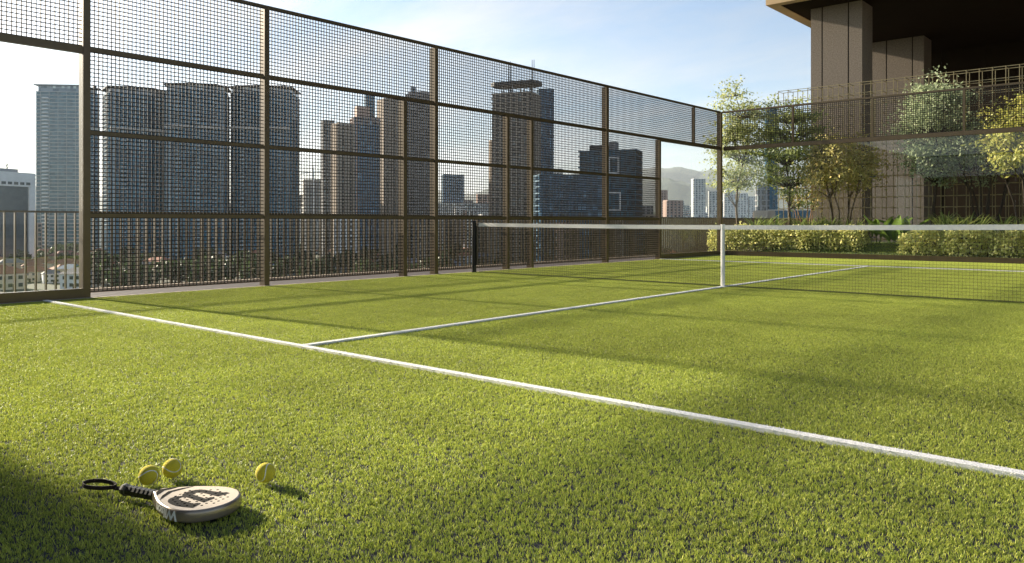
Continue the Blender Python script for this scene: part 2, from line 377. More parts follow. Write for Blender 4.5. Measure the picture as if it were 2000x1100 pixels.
# ------------------------------------------------------------------ net
nt_ = thing('padel_net', 'dark padel net with white top band strung across the court', 'net')
NX0, NX1 = .24, 9.9
def ntop(x): return .878 + .03 * ((x - 5.1) / 4.9) ** 2
def netsurf(x, z): return .006 * math.sin(x * 3.1 + z * 2) + .012 * math.sin(x * .9)
mb = MB(); n = 0
N = 60; s_ = .029
for i in range(N + 1):
    x = NX0 + (NX1 - NX0) * i / N; t = ntop(x); yy = netsurf(x, .85)
    for dy in (-.006, .006): mb.v += [(x, yy + dy, t - .062), (x, yy + dy, t)]
for i in range(N):
    q = 4 * i; mb.f += [(q, q + 4, q + 5, q + 1), (q + 2, q + 3, q + 7, q + 6), (q + 1, q + 5, q + 7, q + 3), (q, q + 2, q + 6, q + 4)]
mb.f += [(0, 1, 3, 2), (4 * N, 4 * N + 2, 4 * N + 3, 4 * N + 1)]
mb.build('top_band', M_white, nt_)
mb = MB(); x = NX0 + .02
while x < NX1:
    mb.tube([(x, netsurf(x, z), z) for z in (.02, .3, .58, ntop(x) - .06)], .0014, 4, False); x += .0385
z = .03
while z < .83:
    mb.tube([(NX0 + (NX1 - NX0) * i / 40, netsurf(NX0 + (NX1 - NX0) * i / 40, z), z) for i in range(41)], .0014, 4, False); z += .0385
mb.build('net_mesh', M_net, nt_)
MB().tube([(NX0 + (NX1 - NX0) * i / 40, netsurf(NX0 + (NX1 - NX0) * i / 40, .02), .022) for i in range(41)], .0035, 5).build('bottom_cord', M_net, nt_)
for x in (.13, 10.0):
    p = MB().tube([(x, 0, -.02), (x, 0, .925)], .042, 12).build('net_post', M_black, nt_)
    MB().tube([(x, 0, .925), (x, 0, .945)], [.045, .03], 12).build('post_cap', M_black, p)
    MB().box(x + (.06 if x < 5 else -.06), 0, .5, .02, .03, .72).build('lacing_bar', M_black, p)
MB().tube([(.15, 0, .9), (NX0 + .01, 0, .88)], .006, 6).build('cable', M_black, nt_)
st = MB().tube([(5.005, -.012, .0), (5.005, -.012, .45), (5.005, -.012, .888)], [.032, .032, .033], 14).build('centre_strap', M_white, nt_, smooth=False)
st.scale = (1, .6, 1)

# ------------------------------------------------------------------ racket and balls
M_face = mat('racket_face', (0.78, 0.66, 0.52), 0.45, 0, 0.03, 40)
M_rim = mat('racket_rim', (0.30, 0.25, 0.20), 0.28, 0.55, 0.08, 15)
M_print = mat('racket_print', (0.014, 0.012, 0.011), 0.8, spec=0.15)
M_hole = mat('racket_hole', (0.006, 0.005, 0.005), 0.9, spec=0.1)
M_letter = mat('racket_lettering', (0.86, 0.86, 0.84), 0.35)
M_grip = mat('grip_tape', (0.014, 0.012, 0.010), 0.42, 0, 0.2, 60)
M_strap = mat('wrist_cord', (0.028, 0.017, 0.013), 0.75, 0, 0.4, 120, 0.8, 600)
rk = thing('padel_racket', 'cream and black padel racket lying face up on the turf beside two balls', 'racket', (7.405, -9.252, 0.018), R(18))
HW = [(.150, .019), (.160, .025), (.187, .046), (.226, .073), (.255, .089), (.285, .101), (.325, .112), (.36, .1125), (.385, .107), (.405, .096), (.425, .078), (.44, .054), (.449, .028), (.452, 0)]
def halfw(u):
    for i in range(len(HW) - 1):
        if HW[i][0] <= u <= HW[i + 1][0] + 1e-9:
            (x0, y0), (x1, y1) = HW[i], HW[i + 1]; t = (u - x0) / (x1 - x0)
            ym, yp = HW[max(i - 1, 0)][1], HW[min(i + 2, len(HW) - 1)][1]
            if i >= len(HW) - 3: return y0 + (y1 - y0) * (t if i < len(HW) - 2 else 1 - math.sqrt(max(0, 1 - t)) if False else t ** 2)
            return .5 * (2 * y0 + (y1 - ym) * t + (2 * ym - 5 * y0 + 4 * y1 - yp) * t * t + (3 * y0 - ym - 3 * y1 + yp) * t ** 3) if i else y0 + (y1 - y0) * t
    return 0
us = [.150 + (.452 - .150) * (1 - math.cos(math.pi * i / 44)) / 2 for i in range(45)]
outline = [(u, halfw(u)) for u in us] + [(u, -halfw(u)) for u in reversed(us[:-1])]
outline = [(u, v - .004) for u, v in outline]
ctr = Vector((.31, -.004))
def inset(p, d):
    q = Vector(p); e = (ctr - q); return tuple(q + e.normalized() * min(d, e.length))
TH = .038
prof = [(.010, .0), (.003, .002), (0, .008), (0, TH - .008), (.0025, TH - .002), (.008, TH)]
mb = MB(); m = len(outline)
for d, z in prof: mb.v += [(*inset(p, d), z) for p in outline]
for k in range(len(prof) - 1):
    for i in range(m):
        j = (i + 1) % m; mb.f.append((k * m + i, (k + 1) * m + i, (k + 1) * m + j, k * m + j))
mb.f.append(tuple(range(m)))
mb.build('frame', M_rim, rk, smooth=True)
W = [(.390, .061), (.378, .022), (.310, .029), (.292, .024), (.286, .013), (.292, .005), (.320, -.001), (.356, -.007), (.362, .010), (.381, .006), (.377, -.036), (.330, -.028), (.290, -.021), (.280, -.027), (.280, -.040), (.292, -.049), (.356, -.055), (.361, -.045), (.376, -.047), (.382, -.084), (.350, -.090), (.322, -.092), (.294, -.086), (.272, -.076), (.258, -.061), (.253, -.048), (.255, -.034), (.261, -.024), (.270, -.017), (.260, -.006), (.256, .008), (.259, .028), (.268, .042), (.280, .051), (.298, .054), (.330, .053), (.366, .057), (.374, .064)]
holes = []
for r in range(-5, 6):
    for c in range(-5, 6):
        u = .331 + r * .0195; v = -.008 + c * .0195 + (.00975 if r % 2 else 0)
        if ((u - .331) / .088) ** 2 + ((v + .006) / .080) ** 2 < 1: holes.append((u, v))
HR, NS = .0045, 8
def circ(u, v, r=HR): return [(u + r * math.cos(2 * math.pi * k / NS), v + r * math.sin(2 * math.pi * k / NS)) for k in range(NS)]
def inside(p, poly):
    c = False; x, y = p
    for (x0, y0), (x1, y1) in zip(poly, poly[1:] + poly[:1]):
        if (y0 > y) != (y1 > y) and x < (x1 - x0) * (y - y0) / (y1 - y0) + x0: c = not c
    return c
def plate(name, loops, z, m_):
    bm = bmesh.new()
    for lp in loops:
        vv = [bm.verts.new((x, y, z)) for x, y in lp]
        for a, b in zip(vv, vv[1:] + vv[:1]): bm.edges.new((a, b))
    bmesh.ops.triangle_fill(bm, use_beauty=True, edges=bm.edges[:], normal=(0, 0, 1))
    for f in bm.faces:
        if f.normal.z < 0: f.normal_flip()
    me = bpy.data.meshes.new(name); bm.to_mesh(me); bm.free(); me.materials.append(m_)
    return inst(name, me, rk)
rim_in = [inset(p, .008) for p in outline]
fc = plate('hitting_face', [rim_in] + [circ(*h) for h in holes], TH, M_face)
for h in holes:
    mb = MB(); c = circ(*h)
    mb.v = [(x, y, TH) for x, y in c] + [(x, y, TH - .016) for x, y in c]
    mb.f = [(i, i + NS, (i + 1) % NS + NS, (i + 1) % NS) for i in range(NS)] + [tuple(range(NS, 2 * NS))]
    mb.build('hole', M_hole, fc)
inn = [h for h in holes if all(inside(q, W) for q in circ(*h, HR * 1.15))]
plate('printed_emblem', [W] + [circ(*h) for h in inn], TH + .0005, M_print)
plate('throat_gap_and_stripe', [[(.1565, -.004), (.172, .020), (.196, .042), (.190, .016), (.181, -.004), (.190, -.026), (.196, -.050), (.172, -.028)]], TH + .0006, M_hole)  # darkness of the open throat put into a flat black plate, nothing cut
plate('throat_gap_and_stripe', [[(.198, -.004), (.212, .034), (.238, .068), (.224, .028), (.214, -.004), (.224, -.036), (.238, -.076), (.212, -.042)]], TH + .0006, M_hole)
# lettering wrapped upside down round the near rim
fcu = bpy.data.curves.new('lettering_shape', 'FONT'); fcu.body = 'Wilson'; fcu.size = .046; fcu.shear = .18; fcu.offset = .0016; fcu.space_character = .98; fcu.resolution_u = 3
fo = bpy.data.objects.new('lettering_shape', fcu); col.objects.link(fo); bpy.context.view_layer.update()
fm = fo.to_mesh(); fv = [v.co.copy() for v in fm.vertices]; ff = [tuple(p.vertices) for p in fm.polygons]; fo.to_mesh_clear()
bpy.data.objects.remove(fo); bpy.data.curves.remove(fcu)
near = [(u, -halfw(u) - .004) for u in us]
acc = [0]
for a, b in zip(near, near[1:]): acc.append(acc[-1] + math.hypot(b[0] - a[0], b[1] - a[1]))
def rimpt(s):
    for i in range(len(near) - 1):
        if acc[i] <= s <= acc[i + 1]:
            t = (s - acc[i]) / max(1e-9, acc[i + 1] - acc[i]); a, b = near[i], near[i + 1]
            p = Vector((a[0] + (b[0] - a[0]) * t, a[1] + (b[1] - a[1]) * t)); d = Vector((b[0] - a[0], b[1] - a[1])).normalized()
            return p, Vector((d.y, -d.x))
    return Vector(near[-1]), Vector((1, 0))
bm = bmesh.new(); vs_ = [bm.verts.new(v) for v in fv]
for f in ff:
    try: bm.faces.new([vs_[i] for i in f])
    except ValueError: pass
bmesh.ops.triangulate(bm, faces=bm.faces[:])
for _ in range(3):
    bmesh.ops.subdivide_edges(bm, edges=[e for e in bm.edges if e.calc_length() > .005], cuts=1); bmesh.ops.triangulate(bm, faces=bm.faces[:])
wid = max(v.x for v in fv)
for v in bm.verts:
    p, nn = rimpt(.098 + (wid - v.co.x) * 1.0); z = TH - .0035 - (v.co.y + .0005) * .92
    v.co = Vector((p.x + nn.x * .0006, p.y + nn.y * .0006, z))
bmesh.ops.recalc_face_normals(bm, faces=bm.faces[:])
me = bpy.data.meshes.new('edge_lettering'); bm.to_mesh(me); bm.free(); me.materials.append(M_letter); inst('edge_lettering', me, rk)
# handle: octagonal grip with overlapping tape turns
pts, rad = [], []
for i in range(60):
    u = .006 + .150 * i / 59; turn = (i * .150 / 59 / .019) % 1
    pts.append((u, -.0005 - .02 * (u / .15) * .12, .0175)); rad.append((.0165 if i > 3 else .0195) + .0011 * turn)
MB().tube(pts, rad, 8).build('grip', M_grip, rk)
MB().tube([(-.004, 0, .0175), (.008, 0, .0175), (.02, 0, .0175)], [.0175, .0205, .018], 8).build('butt_cap', mat('butt_cap', (0.10, 0.09, 0.075), 0.45), rk)
# wrist strap: flat band looping out from the butt
mb = MB(); lp = []
for i in range(41):
    t = i / 40 * 2 * math.pi; lp.append((-.116 - .072 * math.cos(t) * 1.0, (.004 + .018 * math.sin(t) * (1 + .35 * math.cos(t))), .017 + .005 * math.sin(t) - .004 * math.cos(t)))
for x, y, z in lp:
    mb.v += [(x, y, z - .0065), (x, y, z + .0065)]
k = len(lp)
for i in range(k - 1): q = 2 * i; mb.f.append((q, q + 2, q + 3, q + 1))
o = mb.build('wrist_strap', M_strap, rk); sm = o.modifiers.new('thick', 'SOLIDIFY'); sm.thickness = .004
MB().tube([(-.047, .004, .014), (-.03, .001, .016), (-.018, .002, .017), (0, 0, .018)], [.0065, .0075, .005, .006], 7).build('strap_cord', M_strap, rk)

def feltmat():
    m_ = mat('ball_felt', (0.95, 0.80, 0.02), 0.9, 0, 0.10, 300, 0.9, 900); m_.node_tree.nodes['Principled BSDF'].inputs['Sheen Weight'].default_value = .15
    return m_
M_felt = feltmat(); M_seam = mat('ball_seam', (0.72, 0.72, 0.68), 0.7)
BR = .0335
mb = MB(); ns, nr = 32, 18
for i in range(nr + 1):
    th = math.pi * i / nr
    for j in range(ns): ph = 2 * math.pi * j / ns; mb.v.append((BR * math.sin(th) * math.cos(ph), BR * math.sin(th) * math.sin(ph), BR * math.cos(th)))
for i in range(nr):
    for j in range(ns): k = (j + 1) % ns; mb.f.append((i * ns + j, (i + 1) * ns + j, (i + 1) * ns + k, i * ns + k))
fme = mb.mesh('felt', M_felt, True)
sp_, a_, b_ = [], .72, .28
for i in range(65):
    t = 2 * math.pi * i / 64; p = Vector((a_ * math.cos(t) + b_ * math.cos(3 * t), a_ * math.sin(t) - b_ * math.sin(3 * t), 2 * math.sqrt(a_ * b_) * math.sin(2 * t))).normalized()
    sp_.append(p)
mb = MB()
for i, p in enumerate(sp_):
    t = (sp_[(i + 1) % 64] - sp_[(i - 1) % 64]).normalized(); s = p.cross(t)
    for k in (-1, -.4, .4, 1): mb.v.append(tuple((p + s * k * .05).normalized() * BR * (1.004 if abs(k) == 1 else 1.013)))
for i in range(64):
    for k in range(3): q = 4 * i + k; mb.f.append((q, q + 4, q + 5, q + 1))
sme = mb.mesh('seam', M_seam, True)
for (x, y), rot, lab in (((7.351, -9.146), (1.0, .5, 2.2), 'yellow ball touching the racket, left of the pair above the grip'), ((7.336, -9.057), (.3, 2.0, .9), 'yellow ball just behind the one touching the racket, white seam on its left'), ((7.628, -8.868), (.2, .35, 2.6), 'lone yellow ball lying on the turf to the right of the racket')):
    b = thing('padel_ball', lab, 'ball', (x, y, .045), 0, 'balls by the racket'); b.rotation_euler = rot
    inst('felt', fme, b); inst('seam', sme, b)

# ------------------------------------------------------------------ building over the garden
bd = thing('overhanging_building', 'dark bronze building with deep soffit carried on granite columns over the garden', 'building', (0, 0, 0))
SZ = 7.63
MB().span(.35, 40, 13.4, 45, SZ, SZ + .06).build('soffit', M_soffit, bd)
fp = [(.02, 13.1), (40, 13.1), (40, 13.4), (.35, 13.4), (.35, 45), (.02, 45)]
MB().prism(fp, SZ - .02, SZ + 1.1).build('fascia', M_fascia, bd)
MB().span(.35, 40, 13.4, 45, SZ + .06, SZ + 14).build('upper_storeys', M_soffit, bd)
M_wallb = mat('dark_wall_panel', (0.03, 0.021, 0.013), 0.9, 0.0, 0.12, 1.5, spec=0.1)
wpn = MB().span(0, 1.49, 0, .2, 0, SZ).mesh('wall_panel', M_wallb)
for k in range(20): inst('wall_panel', wpn, bd, (1.0 + 1.5 * k, 24.0 + (.012 if k % 2 else 0), 0))
def column(x0, x1, y0, y1, joints):
    c = MB().span(x0 + .02, x1 - .02, y0 + .02, y1 - .02, 0, SZ).build('column', M_hole, bd)
    e = [x0] + joints + [x1]
    for a, b in zip(e, e[1:]):
        MB().span(a + (.018 if a != x0 else 0), b - (.018 if b != x1 else 0), y0, y0 + .5, 0, SZ - .002).build('cladding_panel', M_granite, c)
    MB().span(x1 - .5, x1 + .002, y0 + .502, y1, 0, SZ - .002).build('cladding_panel', M_granite, c)
    MB().span(x0 - .002, x0 + .5, y0 + .502, y1, 0, SZ - .002).build('cladding_panel', M_granite, c)
column(.89, 2.43, 14.5, 15.5, [1.24, 2.03])
column(.35, 2.66, 20.65, 21.7, [1.4, 2.28])
column(9.2, 10.8, 20.65, 21.7, [9.6, 10.4])

# trellis: box cage of slim square bars
tl = thing('garden_trellis', 'tall openwork trellis of thin gold bars in front of the granite columns', 'trellis', (.34, 13.3, 0))
TW, THT, TD, C = 12.0, 4.96, .40, .2
vb = MB().span(-.008, .008, -.008, .008, 0, THT).mesh('upright', M_trellis)
hb = MB().span(-.008, TW + .008, -.007, .007, -.007, .007).mesh('crossbar', M_trellis)
nv, nh = 41, 17
for yy in (0, TD):
    for i in range(nv): inst('upright', vb, tl, (TW * i / (nv - 1), yy, 0))
    for j in range(nh): inst('crossbar', hb, tl, (0, yy + .0165, THT - .009 - j * THT / (nh - .5)))
mb = MB()
for i in range(nv):
    for j in range(0, nh): mb.box(TW * i / (nv - 1), TD / 2 + .004, THT - .026 - j * THT / (nh - .5), .012, TD - .02, .012)
o = mb.build('tie_bars', M_trellis, tl); o['kind'] = 'stuff'

# ------------------------------------------------------------------ garden plants
def leaf_cloud(pts, size, rnd, aspect=.5, updir=None):
    mb = MB(); tint = []
    for p in pts:
        p = Vector(p); n = Vector((rnd.gauss(0, 1), rnd.gauss(0, 1), rnd.gauss(0, 1)))
        if updir: n += Vector((0, 0, updir))
        n.normalize(); t = n.orthogonal().normalized(); t = Matrix.Rotation(rnd.uniform(0, 6.28), 3, n) @ t; s = n.cross(t)
        l = size * rnd.uniform(.65, 1.3); q = len(mb.v)
        mb.v += [tuple(p - t * l * .5), tuple(p + s * l * aspect * .5 + n * l * .06), tuple(p + t * l * .5), tuple(p - s * l * aspect * .5 + n * l * .06)]
        mb.f.append((q, q + 1, q + 2, q + 3)); tint += [min(1, max(0, rnd.gauss(.5, .25)))] * 4
    return mb, tint
def leaf_obj(name, mb, tint, m_, parent):
    o = mb.build(name, m_, parent); a = o.data.attributes.new('tint', 'FLOAT', 'POINT'); a.data.foreach_set('value', tint); return o
def tree(label, cat_group, loc, h, stems, crown, ncl, per, rc, lsize, m_, bark, seed, flat=.6, tr=.045, tier=None):
    rnd = random.Random(seed); t = thing('garden_tree', label, 'tree', loc, 0, cat_group)
    (c0, rx, rz) = crown
    mb = MB(); lead = []
    for k in range(stems):
        ang = 6.283 * k / max(1, stems) + rnd.uniform(-.4, .4)
        if stems == 1: path = [Vector((rnd.gauss(0, .02) * i, rnd.gauss(0, .02) * i, h * .94 * i / 7)) for i in range(8)]
        else:
            sp = rx * rnd.uniform(.45, .9); path = []
            for i in range(8):
                f = i / 7; path.append(Vector((math.cos(ang) * (.10 + sp * f ** 1.4) + rnd.gauss(0, .02), math.sin(ang) * (.10 + sp * f ** 1.4) + rnd.gauss(0, .02), h * .86 * f)))
        mb.tube(path, [tr * (1 - .8 * i / 7) * (1 if stems == 1 else .6) for i in range(8)], 7); lead.append(path)
    pts = []
    for c in range(ncl):
        while True:
            d = Vector((rnd.uniform(-1, 1), rnd.uniform(-1, 1), rnd.uniform(-1, 1)))
            if .25 < d.length < 1 and rnd.random() < .25 + d.length: break
        nz_ = 1 + .35 * noise.noise(d * 1.7 + Vector((seed, 0, 0)))
        p = Vector((d.x * rx * nz_, d.y * rx * nz_, c0 + d.z * rz * nz_))
        if tier: p.z += (round(p.z / tier) * tier - p.z) * .7
        best = min((q for pa in lead for q in pa[2:]), key=lambda q: (q - p).length + max(0, q.z - p.z + .15) * 3)
        mid = best.lerp(p, .55) + Vector((rnd.gauss(0, .05), rnd.gauss(0, .05), rnd.uniform(-.02, .10)))
        mb.tube([best, mid, p], [tr * .32, tr * .2, tr * .07], 4, False)
        for k in range(per):
            g = Vector((rnd.gauss(0, 1), rnd.gauss(0, 1), rnd.gauss(0, flat))) * rc * .55
            pts.append(p + g)
        for k in range(per // 4): pts.append(mid.lerp(p, rnd.random()) + Vector((rnd.gauss(0, .06), rnd.gauss(0, .06), rnd.gauss(0, .06))))
    mb.build('trunk', bark, t, smooth=True)
    lm, ti = leaf_cloud(pts, lsize, rnd, .55)
    leaf_obj('crown', lm, ti, m_, t)
    return t
L_light = leafmat('leaf_light', (0.40, 0.44, 0.19), .45, .4); L_mid = leafmat('leaf_mid', (0.33, 0.38, 0.13), .48, .45)
L_yellow = leafmat('leaf_yellow', (0.58, 0.51, 0.19), .5, .4); L_blue = leafmat('leaf_bluegreen', (0.33, 0.39, 0.23), .42, .5)
L_gold = leafmat('leaf_gold', (0.46, 0.46, 0.12), .45, .4); L_hedge = leafmat('leaf_hedge', (0.64, 0.63, 0.25), .5, .45)
L_strap = leafmat('leaf_strap', (0.26, 0.32, 0.10), .4, .5); L_big = leafmat('leaf_banana', (0.18, 0.27, 0.05), .5, .25, .35)
G = 'small garden trees behind the end glass'
def g_at(px, Y):
    d = ray(px); t = (Y - CY) / d.y; return (CX + t * d.x, Y, 0)
tree('slender light green tree with thin single trunk by the far fence corner', G, g_at(1441, 11.9), 5.0, 1, (3.35, .88, 1.65), 175, 38, .34, .082, L_light, M_bark, 1, .45, .045, .34)
tree('mid green tree with straight single trunk left of the granite columns', G, g_at(1543, 12.2), 4.75, 1, (3.1, .98, 1.55), 175, 42, .34, .085, L_mid, M_bark, 2, .45, .05, .36)
tree('yellowish multi-stemmed tree in front of the nearest granite column', G, g_at(1642, 12.3), 3.3, 5, (2.55, 1.0, .75), 175, 38, .30, .085, L_yellow, M_bark, 3, .6, .05)
tree('dense blue-green round-headed tree rising above the mesh band', G, g_at(1828, 12.3), 4.7, 1, (3.3, .86, 1.35), 205, 42, .30, .08, L_blue, M_barkdark, 4, .6, .05)
tree('dark many-stemmed vase-shaped tree right of the round-headed tree', G, g_at(1925, 12.5), 3.6, 7, (2.75, .95, .75), 110, 22, .28, .08, L_blue, M_barkdark, 5, .6, .06)
tree('golden leaved tree at the right edge of the picture', G, g_at(2008, 11.7), 3.9, 4, (2.95, .86, .95), 150, 38, .28, .095, L_gold, M_barkdark, 6, .6, .05)
tree('thin orange-stemmed shrub tree between the single trunks and the columns', G, g_at(1573, 12.9), 2.6, 5, (1.9, .55, .6), 45, 22, .22, .07, L_yellow, mat('bark_orange', (0.30, 0.16, 0.07), .8, 0, .3, 20), 7, .6, .035)

M_turfrefl = mat('turf_reflection_base', (0.05, 0.075, 0.018), .95, 0, .4, 12, .5, 30)  # ground colour of the added bank that imitates mirrored court turf
def bank_h(x, y):
    a = max(0, min(1, (x - .2) / 1.6)); b = max(0, min(1, (y - 10.32) / 1.0)); a, b = a * a * (3 - 2 * a), b * b * (3 - 2 * b)
    return .005 + (.36 if x < 4.2 else max(.20, .36 - .16 * (x - 4.2))) * a * b
mb = MB(); nx, ny = 90, 24
for i in range(nx):
    for j in range(ny):
        x, y = .1 + 13.7 * i / (nx - 1), 10.31 + 4.0 * j / (ny - 1); mb.v.append((x, y, bank_h(x, y)))
for i in range(nx - 1):
    for j in range(ny - 1): q = i * ny + j; mb.f.append((q, q + ny, q + ny + 1, q + 1))
mb.build('turf_reflection_bank', M_turfrefl, smooth=True, kind='structure')  # bank added to stand in for the court turf reflected in the end glass
rnd = random.Random(21); mb = MB(); ti = []
for i in range(26000):
    x, y = rnd.uniform(.15, 9.5), rnd.uniform(10.33, 11.6); z = bank_h(x, y); h = rnd.uniform(.02, .05); a = rnd.uniform(0, 6.283); l = rnd.uniform(0, 6.283); q = len(mb.v)
    mb.v += [(x - .005 * math.cos(a), y - .005 * math.sin(a), z), (x + .005 * math.cos(a), y + .005 * math.sin(a), z), (x + math.cos(l) * h * .5, y + math.sin(l) * h * .5, z + h)]; mb.f.append((q, q + 1, q + 2)); ti += [rnd.random()] * 3
o = leaf_obj('turf_reflection_grass', mb, ti, leafmat('turf_reflection_blade', (0.20, 0.26, 0.05), .3, .4), None); o['kind'] = 'stuff'  # blades on the added bank, standing in for reflected turf
def hedge(label, x0, x1, yc, d, h, n, seed):
    rnd = random.Random(seed); t = thing('clipped_hedge', label, 'hedge', (x0, yc, 0), 0, 'yellow hedges behind the end glass'); pts = []
    for i in range(n):
        u = rnd.uniform(0, x1 - x0); k = rnd.random()
        b0 = bank_h(x0 + u, yc - d / 2) * (1 if seed == 1 else max(0, min(1, (u - .3) / 1.2))); hh = h * (1 + .26 * noise.noise(Vector((u * 2.6, seed, 0)))); dd = d * (1 + .35 * noise.noise(Vector((u * 1.9, seed, 5))))
        if u < .25: hh *= .72 + u; dd *= .7 + u
        ph = rnd.uniform(0, math.pi); rr = 1 - abs(rnd.gauss(0, .12)) if k < .85 else rnd.uniform(.3, 1)
        cs = math.cos(ph); p = (u, -dd / 2 * math.copysign(abs(cs) ** .7, cs) * rr, b0 + .02 + (max(hh, b0 + .2) - b0) * math.sin(ph) ** .6 * rr)
        if u < .3 and rnd.random() < .4: p = (abs(rnd.gauss(0, .08)), p[1] * .8, p[2] * .9)
        pts.append((p[0] + rnd.gauss(0, .03), p[1] + rnd.gauss(0, .03), p[2] + rnd.gauss(0, .025)))
    lm, ti = leaf_cloud(pts, .075, rnd, .6, .3); leaf_obj('foliage', lm, ti, L_hedge, t)
    mb = MB(); u = .12
    while u < x1 - x0:
        b = (u + rnd.gauss(0, .03), rnd.gauss(0, .06), 0)
        for k in range(3): mb.tube([b, (b[0] + rnd.gauss(0, .08), b[1] + rnd.gauss(0, .1), h * .5), (b[0] + rnd.gauss(0, .14), b[1] + rnd.gauss(0, .15), h * .85)], [.012, .009, .004], 4, False)
        u += .22
    mb.build('stems', M_barkdark, t)
hedge('yellow-green clipped hedge near the far fence corner, left of the big-leaved plants', -.78, 3.6, 11.05, .62, .78, 11000, 1)
hedge('yellow-green clipped hedge at the right behind the end glass', 4.5, 12.2, 10.75, .62, .74, 15000, 2)

def strap_mesh(name, n, ln, wd, seed, droop):
    rnd = random.Random(seed); mb = MB(); ti = []
    for k in range(n):
        a = rnd.uniform(0, 6.283); e = rnd.uniform(.75, 1.5); l = ln * rnd.uniform(.6, 1.1); q = len(mb.v); tv = rnd.random()
        dx, dy = math.cos(a), math.sin(a)
        for i in range(5):
            f = i / 4; r = l * f * math.cos(e) + droop * l * f * f * .6; z = l * f * math.sin(e) - droop * l * f * f * .45; ww = wd * (1 - f ** 2.2) * .5 + .001
            mb.v += [(dx * r - dy * ww, dy * r + dx * ww, z), (dx * r + dy * ww, dy * r - dx * ww, z + ww * .3)]; ti += [tv] * 2
        for i in range(4): mb.f.append((q + 2 * i, q + 2 * i + 1, q + 2 * i + 3, q + 2 * i + 2))
    me = mb.mesh(name, L_strap); a = me.attributes.new('tint', 'FLOAT', 'POINT'); a.data.foreach_set('value', ti); return me
sm_ = [strap_mesh('leaves', 34, .62, .035, s, .55) for s in (1, 2, 3)]
rnd = random.Random(9)
spots = [(1475, 11.75), (1495, 11.8), (1515, 11.7), (1560, 11.75), (1580, 11.7), (1602, 11.8), (1622, 11.7), (1655, 11.75), (1675, 11.7), (1850, 11.6), (1872, 11.5), (1893, 11.6), (1912, 11.5), (1960, 11.5), (1982, 11.55), (2004, 11.5), (1838, 11.7), (1395, 11.9), (1335, 12.2), (1360, 12.3)]
words = ['first', 'second', 'third', 'fourth', 'fifth', 'sixth', 'seventh', 'eighth', 'ninth']
for i, (px, Y) in enumerate(spots):
    x, y_, _ = g_at(px, Y)
    lab = ('%s strap-leaved plant from the corner, standing behind the left hedge' % words[i] if i < 9 else '%s strap-leaved plant counted along the right hedge' % words[i - 9] if i < 17 else '%s spiky pale plant near the side railing' % words[i - 17])
    t = thing('strap_leaf_plant', lab, 'plant', (x, y_, .60 if i < 17 else .3), rnd.uniform(0, 6), 'strap-leaved plants behind the hedges'); s = rnd.uniform(1.0, 1.35); t.scale = (s, s, s)
    inst('leaves', sm_[i % 3], t); MB().tube([(0, 0, -.62), (0, 0, .04)], .03, 6).build('stem', M_barkdark, t)
# big-leaved plants
mb = MB(); ti = []
for i in range(9):
    f = i / 8; ww = .13 * math.sin(math.pi * min(1, f * .92 + .06)) ** .8
    for s in (-1, 0, 1): mb.v.append((f * .78, s * ww, .10 * math.sin(f * 2.4) + abs(s) * .05)); ti.append(.5)
for i in range(8):
    for s in range(2): q = 3 * i + s; mb.f.append((q, q + 3, q + 4, q + 1))
blm = mb.mesh('leaf', L_big, True); a = blm.attributes.new('tint', 'FLOAT', 'POINT'); a.data.foreach_set('value', ti)
def bigleaf(px, Y, z, n, s, label, seed):
    rnd = random.Random(seed); x, y_, _ = g_at(px, Y); t = thing('big_leaf_plant', label, 'plant', (x, y_, 0), 0, 'big-leaved plants behind the hedges')
    mb = MB()
    for k in range(n):
        a = 6.283 * k / n + rnd.uniform(-.3, .3); e = rnd.uniform(.25, 1.1); l = z * rnd.uniform(.7, 1.0)
        b = Vector((math.cos(a) * .14, math.sin(a) * .14, l)); mb.tube([(0, 0, 0), (b.x * .3, b.y * .3, l * .6), b], [.018, .014, .008], 5, False)
        o = inst('leaf', blm, t, b, (rnd.uniform(-.4, .4), -e, a), (s, s, s))
    mb.build('stalks', L_big, t)
    at2 = t.children[-1].data.attributes.new('tint', 'FLOAT', 'POINT'); at2.data.foreach_set('value', [.4] * len(t.children[-1].data.vertices))
bigleaf(1712, 11.9, .55, 6, .8, 'big-leaved plant by the end of the left hedge, under the gold trellis', 1)
bigleaf(1745, 11.6, .50, 7, .95, 'big-leaved plant with broad paddle leaves in the gap between the hedges', 2)
bigleaf(1768, 11.9, .6, 4, .9, 'big-leaved plant with one tall upright leaf beside the second column', 3)
bigleaf(1842, 12.3, .6, 5, .7, 'big-leaved plant at the foot of the round-headed tree', 4)
bigleaf(1940, 12.2, .65, 5, .7, 'bright big-leaved plant behind the many-stemmed tree', 5)

# ------------------------------------------------------------------ city beyond the terrace
M_conc = mat('pale_concrete', (0.50, 0.49, 0.46), 0.85, 0, 0.1, .2); M_tan = mat('tan_render', (0.40, 0.34, 0.28), 0.85, 0, 0.1, .2)
M_greyc = mat('grey_concrete', (0.27, 0.27, 0.28), 0.85, 0, 0.1, .2); M_dkframe = mat('dark_frame', (0.018, 0.032, 0.045), 0.7); M_navyslab = mat('navy_slab', (0.012, 0.08, 0.13), 0.7); M_fin = mat('pale_blue_fin', (0.30, 0.40, 0.45), 0.7); M_wht = mat('white_render', (0.78, 0.78, 0.77), 0.8, 0, .08, .3)
M_pink = mat('pink_render', (0.46, 0.33, 0.28), 0.85, 0, .1, .3); M_bluep = mat('blue_panel', (0.04, 0.13, 0.21), .6, .1, .1, .3)
F_teal = facademat('glass_teal', (0.05, 0.11, 0.135), (0.09, 0.18, 0.215), spark=False); F_slate = facademat('glass_slate', (0.045, 0.07, 0.09), (0.06, 0.09, 0.11), spark=False); F_navy = facademat('glass_navy', (0.004, 0.045, 0.08), (0.02, 0.15, 0.24), 2.6, spark=False)
